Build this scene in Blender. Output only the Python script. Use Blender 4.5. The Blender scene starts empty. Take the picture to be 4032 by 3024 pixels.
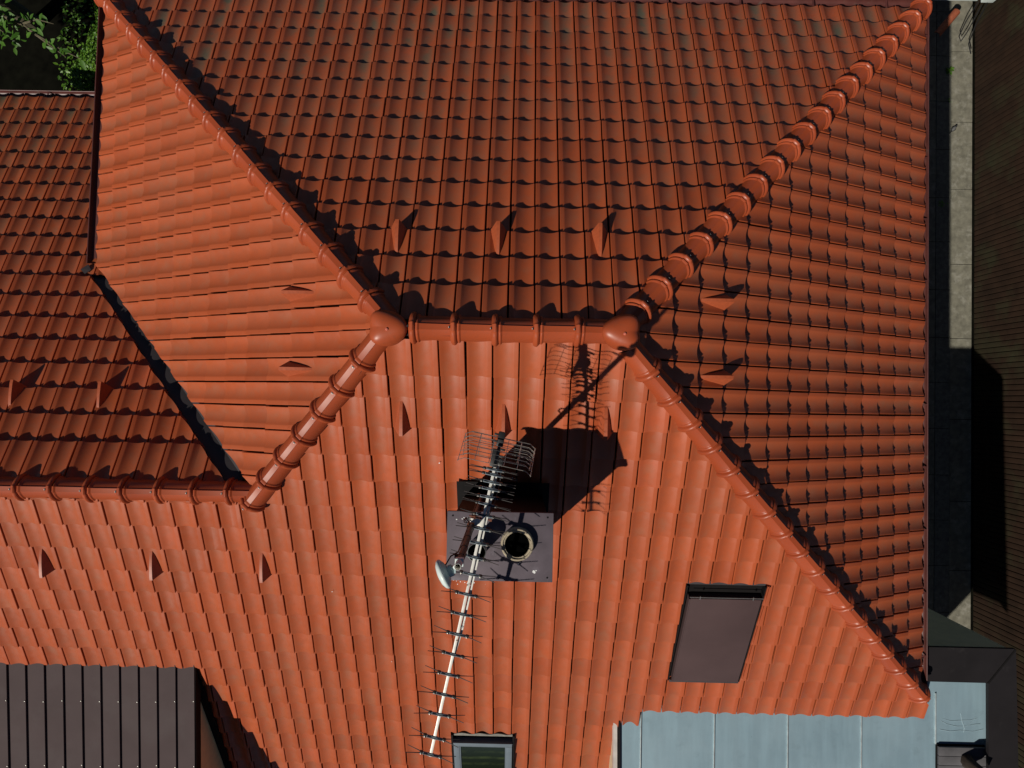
import bpy, bmesh, math, random
from mathutils import Vector, Matrix
random.seed(11)
SC = bpy.context.scene
COL = SC.collection
R = math.radians

# ---------------------------------------------------------------- camera, sky, sun, exposure
cam = bpy.data.cameras.new('camera')
cam.sensor_width = 36.0
cam.lens = 36.0 * 2686.16 / 4032.0
cam.clip_start = 0.05
cam.clip_end = 600
camo = bpy.data.objects.new('camera', cam)
COL.objects.link(camo)
camo.location = (0.06552, -0.60044, 5.82207)
camo.rotation_euler = (0.024593, 0.007277, 0.019768)
SC.camera = camo

SUN_D = Vector((0.479, 0.518, -0.710)).normalized()      # direction the sunlight travels
world = bpy.data.worlds.new('World')
SC.world = world
world.use_nodes = True
wn = world.node_tree
sky = wn.nodes.new('ShaderNodeTexSky')
sky.sky_type = 'NISHITA'
sky.sun_disc = False
sky.air_density = 0.4
sky.dust_density = 0.3
sky.altitude = 1500
sky.sun_elevation = math.asin(-SUN_D.z)
sky.sun_rotation = math.atan2(-SUN_D.x, -SUN_D.y)
bg = wn.nodes['Background']
bg.inputs['Strength'].default_value = 0.05
wn.links.new(sky.outputs[0], bg.inputs['Color'])

sl = bpy.data.lights.new('sun', 'SUN')
sl.energy = 5.0
sl.angle = R(0.5)
sl.color = (1.0, 0.94, 0.84)
slo = bpy.data.objects.new('sun', sl)
COL.objects.link(slo)
slo.rotation_euler = SUN_D.to_track_quat('-Z', 'Y').to_euler()
slo.location = (-20, -20, 30)

SC.view_settings.view_transform = 'Standard'
SC.view_settings.look = 'None'
SC.view_settings.exposure = -0.3
SC.view_settings.gamma = 1.0

# ---------------------------------------------------------------- materials
def new_mat(name):
    m = bpy.data.materials.new(name)
    m.use_nodes = True
    nt = m.node_tree
    b = nt.nodes['Principled BSDF']
    return m, nt, b

def N(nt, t, **kw):
    n = nt.nodes.new(t)
    for k, v in kw.items():
        setattr(n, k, v)
    return n

def mixc(nt, fac, a, b, mode='MIX'):
    n = N(nt, 'ShaderNodeMix', data_type='RGBA', blend_type=mode)
    for sock, v in ((n.inputs[0], fac), (n.inputs[6], a), (n.inputs[7], b)):
        if isinstance(v, bpy.types.NodeSocket):
            nt.links.new(v, sock)
        elif isinstance(v, (int, float)):
            sock.default_value = v
        else:
            sock.default_value = (*v, 1)
    return n.outputs[2]

def ramp(nt, src, lo, hi, a=0.0, b=1.0):
    n = N(nt, 'ShaderNodeMapRange')
    nt.links.new(src, n.inputs[0])
    n.inputs[1].default_value = lo
    n.inputs[2].default_value = hi
    n.inputs[3].default_value = a
    n.inputs[4].default_value = b
    return n.outputs[0]

def noise(nt, scale, detail=4, rough=0.55, coord='Object', stretch=None):
    tc = N(nt, 'ShaderNodeTexCoord')
    n = N(nt, 'ShaderNodeTexNoise')
    n.inputs['Scale'].default_value = scale
    n.inputs['Detail'].default_value = detail
    n.inputs['Roughness'].default_value = rough
    src = tc.outputs[coord]
    if stretch:
        mp = N(nt, 'ShaderNodeMapping')
        mp.inputs['Scale'].default_value = stretch
        nt.links.new(src, mp.inputs[0])
        src = mp.outputs[0]
    nt.links.new(src, n.inputs['Vector'])
    return n.outputs['Fac']

def math_n(nt, op, a, b):
    n = N(nt, 'ShaderNodeMath', operation=op)
    for s, v in ((n.inputs[0], a), (n.inputs[1], b)):
        if isinstance(v, bpy.types.NodeSocket):
            nt.links.new(v, s)
        else:
            s.default_value = v
    return n.outputs[0]

def bump(nt, b, src, strength, dist=0.002):
    n = N(nt, 'ShaderNodeBump')
    n.inputs['Strength'].default_value = strength
    n.inputs['Distance'].default_value = dist
    nt.links.new(src, n.inputs['Height'])
    nt.links.new(n.outputs[0], b.inputs['Normal'])

def simple(name, col, rough=0.6, metal=0.0, var=0.15, nscale=6.0, bmp=0.0, bscale=120, dirt=None, dirt_scale=2.0, dirt_lo=.55, dirt_hi=.75, coat=0.0):
    m, nt, b = new_mat(name)
    f = ramp(nt, noise(nt, nscale, 6), .3, .7)
    dark = tuple(c * (1 - var) for c in col)
    lite = tuple(min(1, c * (1 + var)) for c in col)
    c = mixc(nt, f, dark, lite)
    if dirt:
        g = ramp(nt, noise(nt, dirt_scale, 8, .65), dirt_lo, dirt_hi)
        c = mixc(nt, g, c, dirt)
    nt.links.new(c, b.inputs['Base Color'])
    b.inputs['Roughness'].default_value = rough
    b.inputs['Metallic'].default_value = metal
    b.inputs['Coat Weight'].default_value = coat
    if bmp:
        bump(nt, b, noise(nt, bscale, 3), bmp)
    return m

def tile_mat(name, lichen):
    m, nt, b = new_mat(name)
    tint = N(nt, 'ShaderNodeAttribute', attribute_name='tint').outputs['Fac']
    pan = N(nt, 'ShaderNodeAttribute', attribute_name='pan').outputs['Fac']
    lich = N(nt, 'ShaderNodeAttribute', attribute_name='lich').outputs['Fac']
    dustn = ramp(nt, noise(nt, 4.5, 6, .62), .50, .74)
    base = mixc(nt, tint, (0.325, 0.060, 0.0160), (0.410, 0.080, 0.0230))
    hot = ramp(nt, tint, .985, .99)
    base = mixc(nt, hot, base, (0.42, 0.082, 0.028))
    big = ramp(nt, noise(nt, 1.1, 5), .35, .7)
    base = mixc(nt, math_n(nt, 'MULTIPLY', big, .38), base, (0.345, 0.098, 0.044))
    fine = ramp(nt, noise(nt, 260, 3, .7), .62, .74)
    base = mixc(nt, math_n(nt, 'MULTIPLY', fine, .22), base, (0.46, 0.19, 0.11))
    spk = ramp(nt, noise(nt, 75, 5, .75), .66, .76)
    base = mixc(nt, math_n(nt, 'MULTIPLY', spk, .35), base, (0.12, 0.035, 0.018))
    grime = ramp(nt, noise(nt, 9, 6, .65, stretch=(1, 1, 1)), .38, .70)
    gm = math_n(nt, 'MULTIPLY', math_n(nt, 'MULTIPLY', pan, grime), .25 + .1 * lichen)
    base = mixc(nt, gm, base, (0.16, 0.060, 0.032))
    dm = math_n(nt, 'MULTIPLY', math_n(nt, 'MULTIPLY', dustn, pan), .30)
    base = mixc(nt, dm, base, (0.37, 0.155, 0.085))
    streak = ramp(nt, noise(nt, 2.2, 7, .68), .60, .80)
    base = mixc(nt, math_n(nt, 'MULTIPLY', streak, .35), base, (0.17, 0.055, 0.026))
    if lichen:
        blot = ramp(nt, noise(nt, 3.2, 6, .6), .34, .62)
        k = math_n(nt, 'MULTIPLY', math_n(nt, 'MULTIPLY', pan, lich), math_n(nt, 'MULTIPLY', blot, lichen * 1.15))
        base = mixc(nt, k, base, (0.120, 0.100, 0.062))
    nt.links.new(base, b.inputs['Base Color'])
    rg = ramp(nt, noise(nt, 14, 5), .3, .7, .36, .52)
    nt.links.new(rg, b.inputs['Roughness'])
    b.inputs['Specular IOR Level'].default_value = 0.40
    bump(nt, b, noise(nt, 330, 3, .7), .22, .0012)
    return m

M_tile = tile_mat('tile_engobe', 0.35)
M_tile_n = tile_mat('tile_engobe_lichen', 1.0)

def ridge_mat():
    m, nt, b = new_mat('ridge_tile_glaze')
    oi = N(nt, 'ShaderNodeObjectInfo').outputs['Random']
    base = mixc(nt, oi, (0.30, 0.052, 0.016), (0.37, 0.070, 0.023))
    g = ramp(nt, noise(nt, 30, 6, .65), .52, .72)
    base = mixc(nt, math_n(nt, 'MULTIPLY', g, .4), base, (0.22, 0.065, 0.033))
    s = ramp(nt, noise(nt, 190, 3, .7), .66, .74)
    base = mixc(nt, math_n(nt, 'MULTIPLY', s, .35), base, (0.5, 0.24, 0.16))
    nt.links.new(base, b.inputs['Base Color'])
    b.inputs['Roughness'].default_value = 0.40
    b.inputs['Specular IOR Level'].default_value = 0.45
    bump(nt, b, noise(nt, 250, 3), .12, .001)
    return m
M_ridge = ridge_mat()
def dull(m, spec=.12, rough=.75):
    b = m.node_tree.nodes['Principled BSDF']; b.inputs['Specular IOR Level'].default_value = spec; b.inputs['Roughness'].default_value = rough
M_dark = simple('underlay_black', (0.012, 0.008, 0.007), .9)
M_guard = simple('guard_terracotta', (0.36, 0.075, 0.026), .5, var=.1, nscale=40, bmp=.1)
M_gut = simple('gutter_brown', (0.085, 0.026, 0.022), .42, var=.25, nscale=5, dirt=(0.10, 0.075, 0.06), dirt_scale=7, dirt_lo=.60, dirt_hi=.75)
M_brown = simple('brown_sheet', (0.072, 0.052, 0.053), .45, var=.08, nscale=3, dirt=(0.085, 0.068, 0.068), dirt_scale=1.6, dirt_lo=.5, dirt_hi=.8)
M_shutter = simple('shutter_brown', (0.068, 0.041, 0.041), .5, var=.10, nscale=2, bmp=.05, bscale=300)
M_flash = simple('flashing_grey_brown', (0.040, 0.033, 0.035), .6, var=.12, nscale=8)
M_black = simple('black_sheet', (0.007, 0.006, 0.006), .45, var=.2, nscale=6)
M_cap = simple('chimney_cap_sheet', (0.105, 0.085, 0.10), .5, metal=.0, var=.22, nscale=5, dirt=(0.20, 0.18, 0.21), dirt_scale=4.0, dirt_lo=.58, dirt_hi=.8)
M_conc = simple('flue_concrete', (0.36, 0.30, 0.21), .85, var=.3, nscale=22, bmp=.5, bscale=90, dirt=(0.05, 0.045, 0.035), dirt_scale=16, dirt_lo=.55, dirt_hi=.68)
M_bore = simple('black_bore', (0.0015, 0.0015, 0.0015), 1.0)  # flat black painted in for the darkness inside flue and mast openings
M_pipe = simple('steel_flue', (0.33, 0.33, 0.30), .4, metal=.6, var=.2, nscale=20, dirt=(0.16, 0.14, 0.10), dirt_scale=14)
M_alu = simple('aluminium', (0.74, 0.72, 0.66), .4, metal=.12, var=.12, nscale=30, dirt=(0.10, 0.085, 0.06), dirt_scale=20, dirt_lo=.62, dirt_hi=.70)
M_wire = simple('chromed_wire', (0.60, 0.55, 0.48), .3, metal=.85, var=.2, nscale=40)
M_rod = simple('dark_rod', (0.045, 0.040, 0.038), .5, metal=.3)
M_saddle = simple('grey_blue_plastic', (0.15, 0.20, 0.24), .5, var=.12, nscale=60)
M_blackpl = simple('black_plastic', (0.010, 0.010, 0.011), .45)
M_mast = simple('rusty_mast', (0.028, 0.027, 0.029), .55, metal=.1, var=.35, nscale=25, dirt=(0.042, 0.030, 0.024), dirt_scale=18, dirt_lo=.62, dirt_hi=.80)
M_rust = simple('rust', (0.16, 0.05, 0.025), .8, nscale=50, var=.4)
M_white = simple('white_plastic', (0.62, 0.70, 0.68), .35, var=.04)
M_whitedim = simple('pale_grey_plastic', (0.36, 0.46, 0.47), .4, var=.05)
M_frame = simple('skylight_cladding', (0.17, 0.205, 0.235), .4, metal=.2, var=.08)
M_nail = simple('nail_head', (0.55, 0.14, 0.09), .45)
M_drop = simple('bird_dropping', (0.80, 0.80, 0.78), .8)
M_cheek = simple('cream_render', (0.78, 0.66, 0.36), .9, var=.07, nscale=9, bmp=.3, bscale=200)
def zinc_mat():
    m, nt, b = new_mat('zinc_sheet')
    big = ramp(nt, noise(nt, 1.3, 6, .6), .3, .7)
    c = mixc(nt, big, (0.205, 0.300, 0.355), (0.270, 0.375, 0.43))  # blue of the mirrored sky is put into the base colour
    st = ramp(nt, noise(nt, 5.0, 6, .6, stretch=(1.6, .16, 1)), .42, .75)
    c = mixc(nt, math_n(nt, 'MULTIPLY', st, .55), c, (0.30, 0.44, 0.51))
    dk = ramp(nt, noise(nt, 3.5, 8, .7), .58, .8)
    c = mixc(nt, math_n(nt, 'MULTIPLY', dk, .5), c, (0.14, 0.20, 0.23))
    sp = ramp(nt, noise(nt, 38, 2, .5), .74, .80)
    c = mixc(nt, math_n(nt, 'MULTIPLY', sp, .6), c, (0.09, 0.12, 0.13))
    nt.links.new(c, b.inputs['Base Color'])
    b.inputs['Metallic'].default_value = .2
    b.inputs['Roughness'].default_value = .5
    bump(nt, b, noise(nt, 2.5, 2), .25, .01)
    return m
M_zinc = zinc_mat()
M_zincseam = simple('zinc_seam', (0.55, 0.60, 0.60), .3, metal=.5, var=.2, nscale=10)  # paler than the sheet: sun catching seams and upstand put into the colour
M_coping = simple('coping_anthracite', (0.014, 0.012, 0.013), .5, var=.15, nscale=3, dirt=(0.040, 0.036, 0.036), dirt_scale=2.6, dirt_lo=.58, dirt_hi=.82)
M_path = simple('path_concrete', (0.150, 0.142, 0.108), .95, var=.28, nscale=9, bmp=.6, bscale=40, dirt=(0.25, 0.24, 0.20), dirt_scale=6, dirt_lo=.52, dirt_hi=.72)
M_path2 = simple('gutter_strip_concrete', (0.125, 0.125, 0.105), .95, var=.3, nscale=14, bmp=.6, bscale=60, dirt=(0.20, 0.20, 0.18), dirt_scale=8)
M_fence = simple('fence_board', (0.027, 0.014, 0.008), .65, var=.3, nscale=3, bmp=.25, bscale=70, dirt=(0.035, 0.038, 0.018), dirt_scale=1.2, dirt_lo=.5, dirt_hi=.75)
M_soil = simple('dark_soil', (0.004, 0.004, 0.0025), 1.0, var=.5, nscale=4, bmp=.6, bscale=30)
M_wood = simple('grey_weathered_plank', (0.085, 0.082, 0.088), .85, var=.35, nscale=3, bmp=.4, bscale=60)
M_log = simple('dark_bark', (0.030, 0.020, 0.013), .95, var=.5, nscale=14, bmp=1.0, bscale=35)
M_bird = simple('dark_feathers', (0.012, 0.012, 0.014), .8)
M_birdg = simple('grey_feathers', (0.09, 0.09, 0.09), .8)
M_terr = simple('terracotta_piece', (0.25, 0.065, 0.028), .7, var=.2, nscale=20)
M_bark = simple('branch_bark', (0.10, 0.085, 0.05), .9, var=.3, nscale=30)

dull(M_bore, 0, 1); dull(M_brown); dull(M_shutter, .2, .7); dull(M_coping, .2, .6); dull(M_cap, .25, .6); dull(M_fence, .2, .8); dull(M_soil, .05, 1); dull(M_black, .15, .7)
def leaf_mat(name, c1, c2, tr=0.35):
    m, nt, b = new_mat(name)
    oi = N(nt, 'ShaderNodeAttribute', attribute_name='tint').outputs['Fac']
    c = mixc(nt, oi, c1, c2)
    nt.links.new(c, b.inputs['Base Color'])
    b.inputs['Roughness'].default_value = .45
    t = N(nt, 'ShaderNodeBsdfTranslucent')
    nt.links.new(c, t.inputs['Color'])
    mx = N(nt, 'ShaderNodeMixShader')
    mx.inputs[0].default_value = tr
    nt.links.new(b.outputs[0], mx.inputs[1])
    nt.links.new(t.outputs[0], mx.inputs[2])
    nt.links.new(mx.outputs[0], nt.nodes['Material Output'].inputs['Surface'])
    return m
M_leaf = leaf_mat('tree_leaf', (0.038, 0.115, 0.010), (0.10, 0.23, 0.028))
M_ivy = leaf_mat('ivy_leaf', (0.045, 0.13, 0.009), (0.13, 0.26, 0.02), .25)
M_weed = leaf_mat('weed_leaf', (0.06, 0.16, 0.015), (0.12, 0.24, 0.03), .25)

def glass_mat():
    m, nt, b = new_mat('skylight_glass')
    tc = N(nt, 'ShaderNodeTexCoord')
    w = N(nt, 'ShaderNodeTexWave', wave_type='BANDS', bands_direction='Y')
    w.inputs['Scale'].default_value = 2.6
    w.inputs['Distortion'].default_value = 2.0
    w.inputs['Detail'].default_value = 3
    nt.links.new(tc.outputs['Object'], w.inputs['Vector'])
    f = math_n(nt, 'MULTIPLY', ramp(nt, w.outputs['Fac'], .5, .9), ramp(nt, noise(nt, 5, 5), .35, .65))
    c = mixc(nt, f, (0.007, 0.012, 0.005), (0.030, 0.042, 0.014))
    nt.links.new(c, b.inputs['Base Color'])
    b.inputs['Roughness'].default_value = .08
    return m
M_glass = glass_mat()

# ---------------------------------------------------------------- helpers
class MB:
    def __init__(self):
        self.v = []; self.f = []; self.m = []; self.mi = 0
    def add(self, verts, faces, mi=None):
        o = len(self.v)
        self.v += [tuple(p) for p in verts]
        for f in faces:
            self.f.append(tuple(i + o for i in f)); self.m.append(self.mi if mi is None else mi)
    def box(self, c, size, rot=None, mi=None, bevel=0.0):
        bm = bmesh.new()
        bmesh.ops.create_cube(bm, size=1.0)
        bmesh.ops.scale(bm, vec=size, verts=bm.verts)
        if bevel:
            bmesh.ops.bevel(bm, geom=list(bm.edges), offset=bevel, segments=2, affect='EDGES', profile=.6)
        M = Matrix.Translation(c) @ (rot.to_4x4() if rot else Matrix.Identity(4))
        bmesh.ops.transform(bm, matrix=M, verts=bm.verts)
        bm.verts.index_update()
        self.add([v.co for v in bm.verts], [[v.index for v in f.verts] for f in bm.faces], mi)
        bm.free()
    def bar(self, a, b, w, h, up=(0, 0, 1), mi=None, bevel=0.0):
        a = Vector(a); b = Vector(b); d = b - a; L = d.length; x = d.normalized()
        y = Vector(up).cross(x).normalized(); z = x.cross(y)
        self.box((a + b) / 2, (L, w, h), Matrix((x, y, z)).transposed(), mi, bevel)
    def tube(self, pts, r, n=8, mi=None, cap=True):
        pts = [Vector(p) for p in pts]
        if not isinstance(r, (list, tuple)): r = [r] * len(pts)
        rings = []; prev = None
        for i, p in enumerate(pts):
            t = (pts[min(i + 1, len(pts) - 1)] - pts[max(i - 1, 0)]).normalized()
            if prev is None:
                a = Vector((0, 0, 1)) if abs(t.z) < .9 else Vector((1, 0, 0))
                u = a.cross(t).normalized()
            else:
                u = (prev - t * prev.dot(t)).normalized()
            prev = u; w = t.cross(u)
            rings.append([p + (u * math.cos(2 * math.pi * k / n) + w * math.sin(2 * math.pi * k / n)) * r[i] for k in range(n)])
        vs = [q for rg in rings for q in rg]; fs = []
        for i in range(len(pts) - 1):
            for k in range(n):
                fs.append((i * n + k, i * n + (k + 1) % n, (i + 1) * n + (k + 1) % n, (i + 1) * n + k))
        if cap:
            fs.append(tuple(range(n - 1, -1, -1))); fs.append(tuple((len(pts) - 1) * n + k for k in range(n)))
        self.add(vs, fs, mi)
    def lathe(self, prof, n=32, M=None, mi=None, close=False):
        M = M or Matrix.Identity(4); vs = []; fs = []
        for r_, z in prof:
            for k in range(n):
                a = 2 * math.pi * k / n
                vs.append(M @ Vector((r_ * math.cos(a), r_ * math.sin(a), z)))
        for i in range(len(prof) - 1):
            for k in range(n):
                fs.append((i * n + k, i * n + (k + 1) % n, (i + 1) * n + (k + 1) % n, (i + 1) * n + k))
        self.add(vs, fs, mi)
    def prism(self, poly, d, mi=None):            # polygon (3D points) extruded along vector d
        n = len(poly); d = Vector(d)
        vs = [Vector(p) for p in poly] + [Vector(p) + d for p in poly]
        fs = [tuple(range(n - 1, -1, -1)), tuple(range(n, 2 * n))]
        for i in range(n):
            fs.append((i, (i + 1) % n, n + (i + 1) % n, n + i))
        self.add(vs, fs, mi)
    def mesh(self, name, mats, smooth=True, angle=35):
        me = bpy.data.meshes.new(name)
        me.from_pydata(self.v, [], self.f)
        for m in (mats if isinstance(mats, (list, tuple)) else [mats]):
            me.materials.append(m)
        me.polygons.foreach_set('material_index', self.m)
        if smooth:
            me.polygons.foreach_set('use_smooth', [True] * len(me.polygons))
            me.set_sharp_from_angle(angle=R(angle))
        me.update()
        return me
    def build(self, name, mats, parent=None, M=None, smooth=True, angle=35, fix=True):
        if fix:
            bm = bmesh.new()
            tmp = self.mesh(name, mats, False)
            bm.from_mesh(tmp)
            bmesh.ops.recalc_face_normals(bm, faces=bm.faces)
            bm.to_mesh(tmp); bm.free()
            me = tmp
            if smooth:
                me.polygons.foreach_set('use_smooth', [True] * len(me.polygons))
                me.set_sharp_from_angle(angle=R(angle))
            me.update()
        else:
            me = self.mesh(name, mats, smooth, angle)
        return link(name, me, parent, M)

def wmat(o):
    m = o.matrix_basis.copy()
    while o.parent:
        m = o.parent.matrix_basis @ o.matrix_parent_inverse @ m if False else (o.parent.matrix_basis @ m)
        o = o.parent
    return m

def link(name, me, parent=None, M=None):
    """M is the wanted world matrix (identity when left out)"""
    o = bpy.data.objects.new(name, me)
    COL.objects.link(o)
    M = M or Matrix.Identity(4)
    if parent:
        o.parent = parent
        o.matrix_basis = wmat(parent).inverted() @ M
    else:
        o.matrix_basis = M
    return o

def thing(name, label, cat, loc=(0, 0, 0), group=None):
    o = bpy.data.objects.new(name, None)
    COL.objects.link(o)
    o.empty_display_size = .3
    o.location = loc
    o.matrix_basis = Matrix.Translation(loc)
    o['label'] = label; o['category'] = cat
    if group: o['group'] = group
    return o

def tag(o, label, cat, group=None):
    o['label'] = label; o['category'] = cat
    if group: o['group'] = group
    return o

def frame(o, x, y, z):
    m = Matrix((Vector(x).normalized(), Vector(y).normalized(), Vector(z).normalized())).transposed().to_4x4()
    m.translation = Vector(o)
    return m

# ---------------------------------------------------------------- roof geometry
TW = 0.235                       # tile cover width
TL = 0.32874                     # tile cover length
tN, tS, tE, tW, tG = 0.58818, 0.63789, 0.62993, 0.60759, 0.63
AE, AW = 0.91866, 0.94024
GY, GZ = -1.58, -1.008           # wing ridge
GROUND = -8.75

class Slope:
    def __init__(self, O, U, D, t):
        c = 1 / math.hypot(1, t)
        self.O = Vector(O); self.U = Vector(U)
        self.D = Vector((D[0] * c, D[1] * c, -t * c))
        self.N = self.D.cross(self.U); 
        if self.N.z < 0: self.N = -self.N
    def w(self, u, s, h): return self.O + self.U * u + self.D * s + self.N * h
SL_N = Slope((0, 0, 0), (-1, 0, 0), (0, 1), tN)
SL_S = Slope((0, 0, 0), (1, 0, 0), (0, -1), tS)
SL_E = Slope((AE, 0, 0), (0, 1, 0), (1, 0), tE)
SL_W = Slope((-AW, 0, 0), (0, -1, 0), (-1, 0), tW)
SL_G = Slope((0, GY, GZ), (-1, 0, 0), (0, 1), tG)

def half(p, q, inside):
    """half plane through plan points p, q; 'inside' is a plan point that is kept"""
    n = Vector((q[1] - p[1], p[0] - q[0])); n.normalize()
    d = n.x * p[0] + n.y * p[1]
    if n.x * inside[0] + n.y * inside[1] - d > 0: n = -n; d = -d
    return (n.x, n.y, d)

H_NE = ((AE, 0), (AE + 1 / tE, 1 / tN))
H_NW = ((-1.0, 0.02), (-1.0 - 1 / tW, 0.02 + 1 / tN))
H_SE = ((AE, 0), (AE + 1 / tE, -1 / tS))
H_SW = ((-1.09, -0.02), (-2.56, -1.634))

# profile of one tile: (fraction of width, height) seen from the eave, roll on the right
PROF = [(0.0, -.006), (.018, -.0006)]
for _u in (.06, .12, .19, .26, .33, .40, .47, .54, .61, .67, .72):
    PROF.append((_u, -.0225 * (1 - ((_u - .395) / .365) ** 2)))
PROF += [(.757, -.0008), (.772, 0.0), (.920, .0006), (.937, -.002)]
DROP = 0.042

def clip_poly(poly, f):
    out = []; n = len(poly)
    d = [f(v) for v in poly]
    for i in range(n):
        a, b, da, db = poly[i], poly[(i + 1) % n], d[i], d[(i + 1) % n]
        if da <= 0: out.append(a)
        if (da < 0 < db) or (db < 0 < da):
            k = da / (da - db)
            out.append(tuple(a[j] + (b[j] - a[j]) * k for j in range(4)))
    return out

class RoofBuilder:
    def __init__(self, sl):
        self.sl = sl; self.v = []; self.f = []; self.tint = []; self.lich = []; self.pan = []; self.mi = []
    def emit(self, polys, tint, lich, mi=0):
        idx = {}
        for p in polys:
            if len(p) < 3: continue
            ids = []
            for v in p:
                k = (round(v[0], 5), round(v[1], 5), round(v[2], 5))
                if k not in idx:
                    idx[k] = len(self.v); self.v.append(tuple(self.sl.w(*v[:3]))); self.pan.append(v[3])
                if not ids or ids[-1] != idx[k]: ids.append(idx[k])
            if len(ids) > 2 and ids[0] == ids[-1]: ids.pop()
            if len(set(ids)) < 3 or len(set(ids)) != len(ids): continue
            self.f.append(ids); self.tint.append(tint); self.lich.append(lich); self.mi.append(mi)
    def hp(self, c):
        sl = self.sl
        def f(v):
            w = sl.w(*v[:3]); return c[0] * w.x + c[1] * w.y - c[2]
        return f
    def cut(self, polys, clips, holes, both=None):
        for c in clips:
            f = self.hp(c); res = []
            for p in polys:
                d = [f(v) for v in p]
                if max(d) <= 0: res.append(p)
                elif min(d) < 0:
                    q = clip_poly(p, f)
                    if len(q) > 2: res.append(q)
            polys = res
            if not polys: return polys
        if both:                                   # keep the polygon where either half plane is satisfied
            f1, f2 = self.hp(both[0]), self.hp(both[1]); res = []
            for p in polys:
                if max(f1(v) for v in p) <= 0: res.append(p); continue
                a = clip_poly(p, f1)
                b = clip_poly(clip_poly(p, lambda v: -f1(v)) or [], f2) if len(p) > 2 else []
                if len(a) > 2: res.append(a)
                if len(b) > 2: res.append(b)
            polys = res
        for (u0, u1, s0, s1) in holes:
            res = []
            for p in polys:
                us = [v[0] for v in p]; ss = [v[1] for v in p]
                if max(us) <= u0 or min(us) >= u1 or max(ss) <= s0 or min(ss) >= s1: res.append(p); continue
                if min(us) >= u0 and max(us) <= u1 and min(ss) >= s0 and max(ss) <= s1: continue
                a = clip_poly(p, lambda v: v[0] - u0); rest = clip_poly(p, lambda v: u0 - v[0])
                if len(a) > 2: res.append(a)
                if len(rest) < 3: continue
                a = clip_poly(rest, lambda v: u1 - v[0]); rest = clip_poly(rest, lambda v: v[0] - u1)
                if len(a) > 2: res.append(a)
                if len(rest) < 3: continue
                a = clip_poly(rest, lambda v: v[1] - s0); rest = clip_poly(rest, lambda v: s0 - v[1])
                if len(a) > 2: res.append(a)
                if len(rest) < 3: continue
                a = clip_poly(rest, lambda v: s1 - v[1])
                if len(a) > 2: res.append(a)
            polys = res
        return polys
    def tile(self, ur, s0, s1, rng, clips, holes, both, first):
        ju, js, jh, jr = rng.gauss(0, .0016), rng.gauss(0, .0022), rng.gauss(0, .0014), rng.gauss(0, .0032)
        ul = ur - TW
        top = s0 - (.002 if first else .035)
        dr = DROP * (.35 if first else 1.0)
        def row(s, dz, ext=0):
            r = []
            for fu, p in PROF:
                u = ul + fu * TW + ju + (s - s1) * jr
                h = -dr * (s1 - s) / TL + p + dz + jh + (fu - .5) * jr * .5
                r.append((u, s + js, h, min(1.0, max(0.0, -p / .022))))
            return r
        A = row(top, 0); B = row(s1 - .006, 0); Cc = row(s1 - .0015, -.0015); Dd = row(s1, -.006); Ee = row(s1 - .002, -.036)
        polys = []
        rows = [A, B, Cc, Dd, Ee]
        for a, b in zip(rows[:-1], rows[1:]):
            for i in range(len(PROF) - 1):
                polys.append([a[i], b[i], b[i + 1], a[i + 1]])
        for side in (0, len(PROF) - 1):            # side faces of the tile
            lo = [(v[0], v[1], v[2] - .032, 1.0) for v in (A[side], B[side])]
            hi = [A[side], B[side]]
            polys.append([hi[0], hi[1], lo[1], lo[0]])
        polys = self.cut(polys, clips, holes, both)
        if polys:
            self.emit(polys, rng.random(), (.25 + .45 * rng.random() + .5 * random.Random(int(ur * 1000) + 7).random() ** 2) * min(1.0, max(.10, (s1 / self.smax) ** 1.6)))
    def run(self, lips, s_top, u_phase, u_min, u_max, clips=(), holes=(), both=None, seed=1, deck=.088):
        rng = random.Random(seed); self.smax = lips[-1]
        k0 = math.floor((u_min - u_phase) / TW); k1 = math.ceil((u_max - u_phase) / TW)
        prev = s_top
        for j, s in enumerate(lips):
            # rough column range so that tiles far outside are not even made
            for k in range(k0, k1 + 1):
                ur = u_phase + k * TW
                skip = False
                for c in clips:
                    m = min(c[0] * self.sl.w(u, ss, 0).x + c[1] * self.sl.w(u, ss, 0).y - c[2] for u in (ur - TW, ur) for ss in (prev, s))
                    if m > .03: skip = True; break
                if skip: continue
                self.tile(ur, prev, s, rng, clips, holes, both, j == 0)
            a, b = prev - (.0 if j else .02), s - .012
            n = int((u_max - u_min) / .5) + 1
            strip = []
            for q in range(n):
                x0 = u_min + (u_max - u_min) * q / n; x1 = u_min + (u_max - u_min) * (q + 1) / n
                strip.append([(x0, a, -deck, 0), (x1, a, -deck, 0), (x1, b, -deck, 0), (x0, b, -deck, 0)])
            self.emit(self.cut(strip, clips, holes, both), .5, 0, 1)
            prev = s
    def build(self, mat, parent, label):
        me = bpy.data.meshes.new('roof_slope')
        me.from_pydata(self.v, [], self.f)
        me.materials.append(mat); me.materials.append(M_dark)
        me.polygons.foreach_set('material_index', self.mi)
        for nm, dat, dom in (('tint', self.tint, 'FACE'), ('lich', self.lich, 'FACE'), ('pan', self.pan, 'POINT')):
            a = me.attributes.new(nm, 'FLOAT', dom); a.data.foreach_set('value', dat)
        bm = bmesh.new(); bm.from_mesh(me)
        for f in bm.faces:
            f.smooth = True
        # face normals outwards (roof normal side)
        nn = self.sl.N
        for f in bm.faces:
            f.normal_update()
            if f.normal.dot(nn) < -.05: f.normal_flip()
        bm.to_mesh(me); bm.free()
        me.set_sharp_from_angle(angle=R(19))
        o = link('roof_slope', me, parent)
        if label: o['label'] = label
        return o

house = thing('house', 'house with a red clay tiled hipped roof, its wing, chimney and roof windows', 'house', (0, 0, GROUND))

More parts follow.
